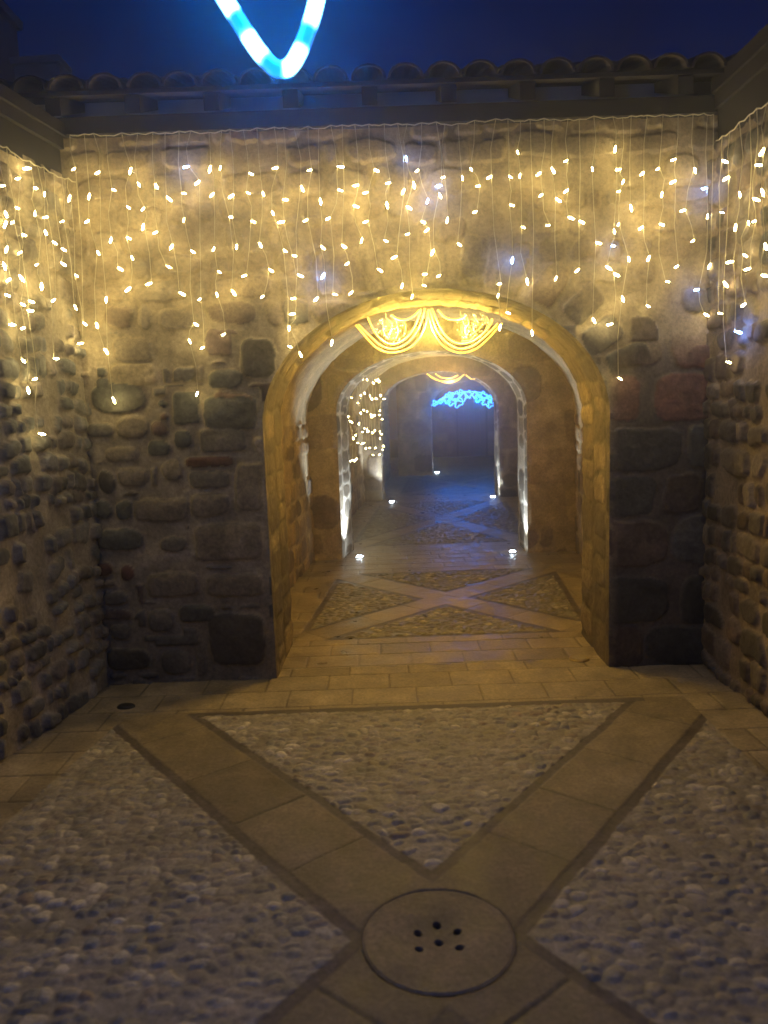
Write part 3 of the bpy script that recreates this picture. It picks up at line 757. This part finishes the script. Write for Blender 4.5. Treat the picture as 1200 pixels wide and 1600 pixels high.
for grp, r in ((S1, .0055), (S2, .0065)):
    for path in grp:
        pts = dense(px_path(path, YG+random.uniform(-.015, .015), O), .006); t = MB(); t.tube(pts, r, 6, glow=ledglow(pts, .026)); t.build('rope_swag', M_GOLD, sw, True, glow=True)
S3 = [[(602,488),(604,497),(611,503),(612,514),(606,524)], [(612,491),(620,505),(622,520),(618,530)], [(592,500),(598,508),(600,520),(607,530)], [(629,498),(634,512),(630,526)],
      [(728,492),(732,505),(726,516),(730,528)], [(738,490),(744,502),(740,514),(746,524)], [(750,490),(755,500),(750,512),(738,522)], [(760,494),(764,504),(758,514)], [(742,524),(734,532),(722,532)], [(719,486),(722,500),(728,512)]]
for path in S3:
    pts = dense(px_path(path, YG, O), .01); t = MB(); t.tube(pts, .0022, 5, glow=[.5]*len(pts)); t.build('tinsel_strand', M_WIRE, sw, True)
ME_LED = None
for k in range(70):
    sx_ = random.choice((0, 1)); a = random.uniform(0, 2*math.pi); r = random.random()**.5
    cx_, cy_ = ((611, 514) if sx_ == 0 else (738, 510)); x = cx_+r*26*math.cos(a); y = cy_+r*22*math.sin(a)
    p = atY(x, y, YG+random.uniform(-.02, .02))-O; s = .0035
    if ME_LED is None:
        t = MB(); t.add([Vector(v)*s for v in ((1, 0, 0), (-1, 0, 0), (0, 1, 0), (0, -1, 0), (0, 0, 1), (0, 0, -1))], [(0, 2, 4), (2, 1, 4), (1, 3, 4), (3, 0, 4), (2, 0, 5), (1, 2, 5), (3, 1, 5), (0, 3, 5)])
        o = t.build('led', M_GOLDW, sw); ME_LED = o.data; o.location = p
    else:
        o = bpy.data.objects.new('led', ME_LED); sc.collection.objects.link(o); o.parent = sw; o.location = p
for q_ in (-.25, 0, .25): lamp(sw, (q_, 0, -.14), 32, (1.0, .64, .10), .05)
hk = MB(); hk.tube([(-.42, 0, .01), (0, 0, .035), (.42, 0, .012)], .006, 6); hk.build('hanging_bar', M_IRON, sw)
# small gold swag farther in
YF = 12.85
sf = empty('swag_light', atY(703, 584, YF)); tag(sf, 'small gold swag light far inside the passage, above the blue garland', 'light ornament'); O = sf.location.copy()
for path in ([(667,584),(678,592),(694,596),(712,594),(726,585)], [(670,586),(684,594),(700,598),(715,594),(724,586)], [(680,584),(690,590),(704,591),(716,586)], [(728,586),(736,592),(742,592)]):
    pts = dense(px_path(path, YF, O), .02); t = MB(); t.tube(pts, .008, 5, glow=ledglow(pts, .09)); t.build('rope_swag', M_GOLD, sf, True, glow=True)
lamp(sf, (0, -.05, -.12), 9, (1.0, .6, .15), .06)
# blue garland of stars and petals in the farthest arch
YB = 17.35
sb = empty('garland_light', atY(722, 620, YB)); tag(sb, 'arched garland of bright blue petal and star lights in the farthest arch', 'light ornament'); O = sb.location.copy()
def petal(cx_, cy_, r, n):
    t = MB(); c = atY(cx_, cy_, YB)-O
    pts = [c+Vector((math.cos(a)*r*(1+.35*math.cos(n*a)), random.uniform(-.01, .01), math.sin(a)*r*(1+.35*math.cos(n*a)))) for a in np.linspace(0, 2*math.pi, 22)[:-1]]
    t.tube(pts, .0075, 5, closed=True); t.build('petal_light', M_BLUE, sb, True)
for (x, y, r, n) in [(680,630,.05,3),(688,627,.04,4),(698,623,.08,4),(706,628,.07,3),(712,619,.09,5),(716,630,.08,3),(724,620,.08,4),(732,616,.07,5),(742,617,.06,4),(748,622,.07,3),(755,619,.08,4),(760,627,.09,5),(766,632,.06,3),(766,622,.05,4),(704,617,.05,3),(721,613,.05,3)]:
    petal(x, y, r, n)
for q_ in (-.35, .35): lamp(sb, (q_, -.05, -.1), 36, (.0, .20, 1.0), .08)
pts = dense(px_path([(674,634),(690,624),(712,615),(735,612),(755,615),(772,626),(780,640)], YB, O), .05); t = MB(); t.tube(pts, .006, 5); t.build('rope_arc', M_BLUE, sb, True)

# ------------------------------------------------------------------ blue rope-light drop hanging overhead, close to the viewer
YN = 1.55
nb = empty('hanging_rope_light', atY(437, 108, YN)); tag(nb, 'bright blue rope light loop ending in a point, hanging overhead at the top', 'rope light'); O = nb.location.copy()
P_ = [(326,-60),(340,-22),(361,14),(385,52),(404,80),(424,102),(437,108),(453,104),(468,80),(482,45),(493,8),(500,-30),(498,-80),(480,-130),(440,-165),(395,-168),(350,-140),(328,-100),(326,-60)]
pts = dense(px_path(P_, YN, O), .004)[:-1]
L = 0; gl = []
for i, p in enumerate(pts):
    if i: L += (p-pts[i-1]).length
    gl.append(float(sm(np.array(.25), np.array(.55), np.array(.5+.5*math.cos(2*math.pi*(L+.02)/.095)))))
t = MB(); t.tube(pts, .0135, 12, closed=True, glow=gl); t.build('rope_tube', M_NEON, nb, True, glow=True)
for q_ in pts[::len(pts)//8][:8]: lamp(nb, q_, 12.0, (0.0, .18, 1.0), .02)
t = MB(); t.tube([O*0+Vector((-.02, .0, .36)), Vector((-.02, .02, 1.6))], .003, 5); t.build('hanger', M_IRON, nb)

# ------------------------------------------------------------------ thin scattering volume, added to give the lights a halo
if HAZE:
    m = bpy.data.materials.new('halo_haze'); m.use_nodes = True; t = m.node_tree; t.nodes.clear()
    o_ = t.nodes.new('ShaderNodeOutputMaterial'); v = t.nodes.new('ShaderNodeVolumePrincipled')
    v.inputs['Color'].default_value = (.9, .9, .9, 1); v.inputs['Density'].default_value = HAZE; v.inputs['Anisotropy'].default_value = HAZE_G
    t.links.new(v.outputs[0], o_.inputs['Volume'])
    hz = MB(); hz.box(-27, 27, -14, 42, -1.4, 6.2); hb = hz.build('haze', m); tag(hb, kind='stuff')
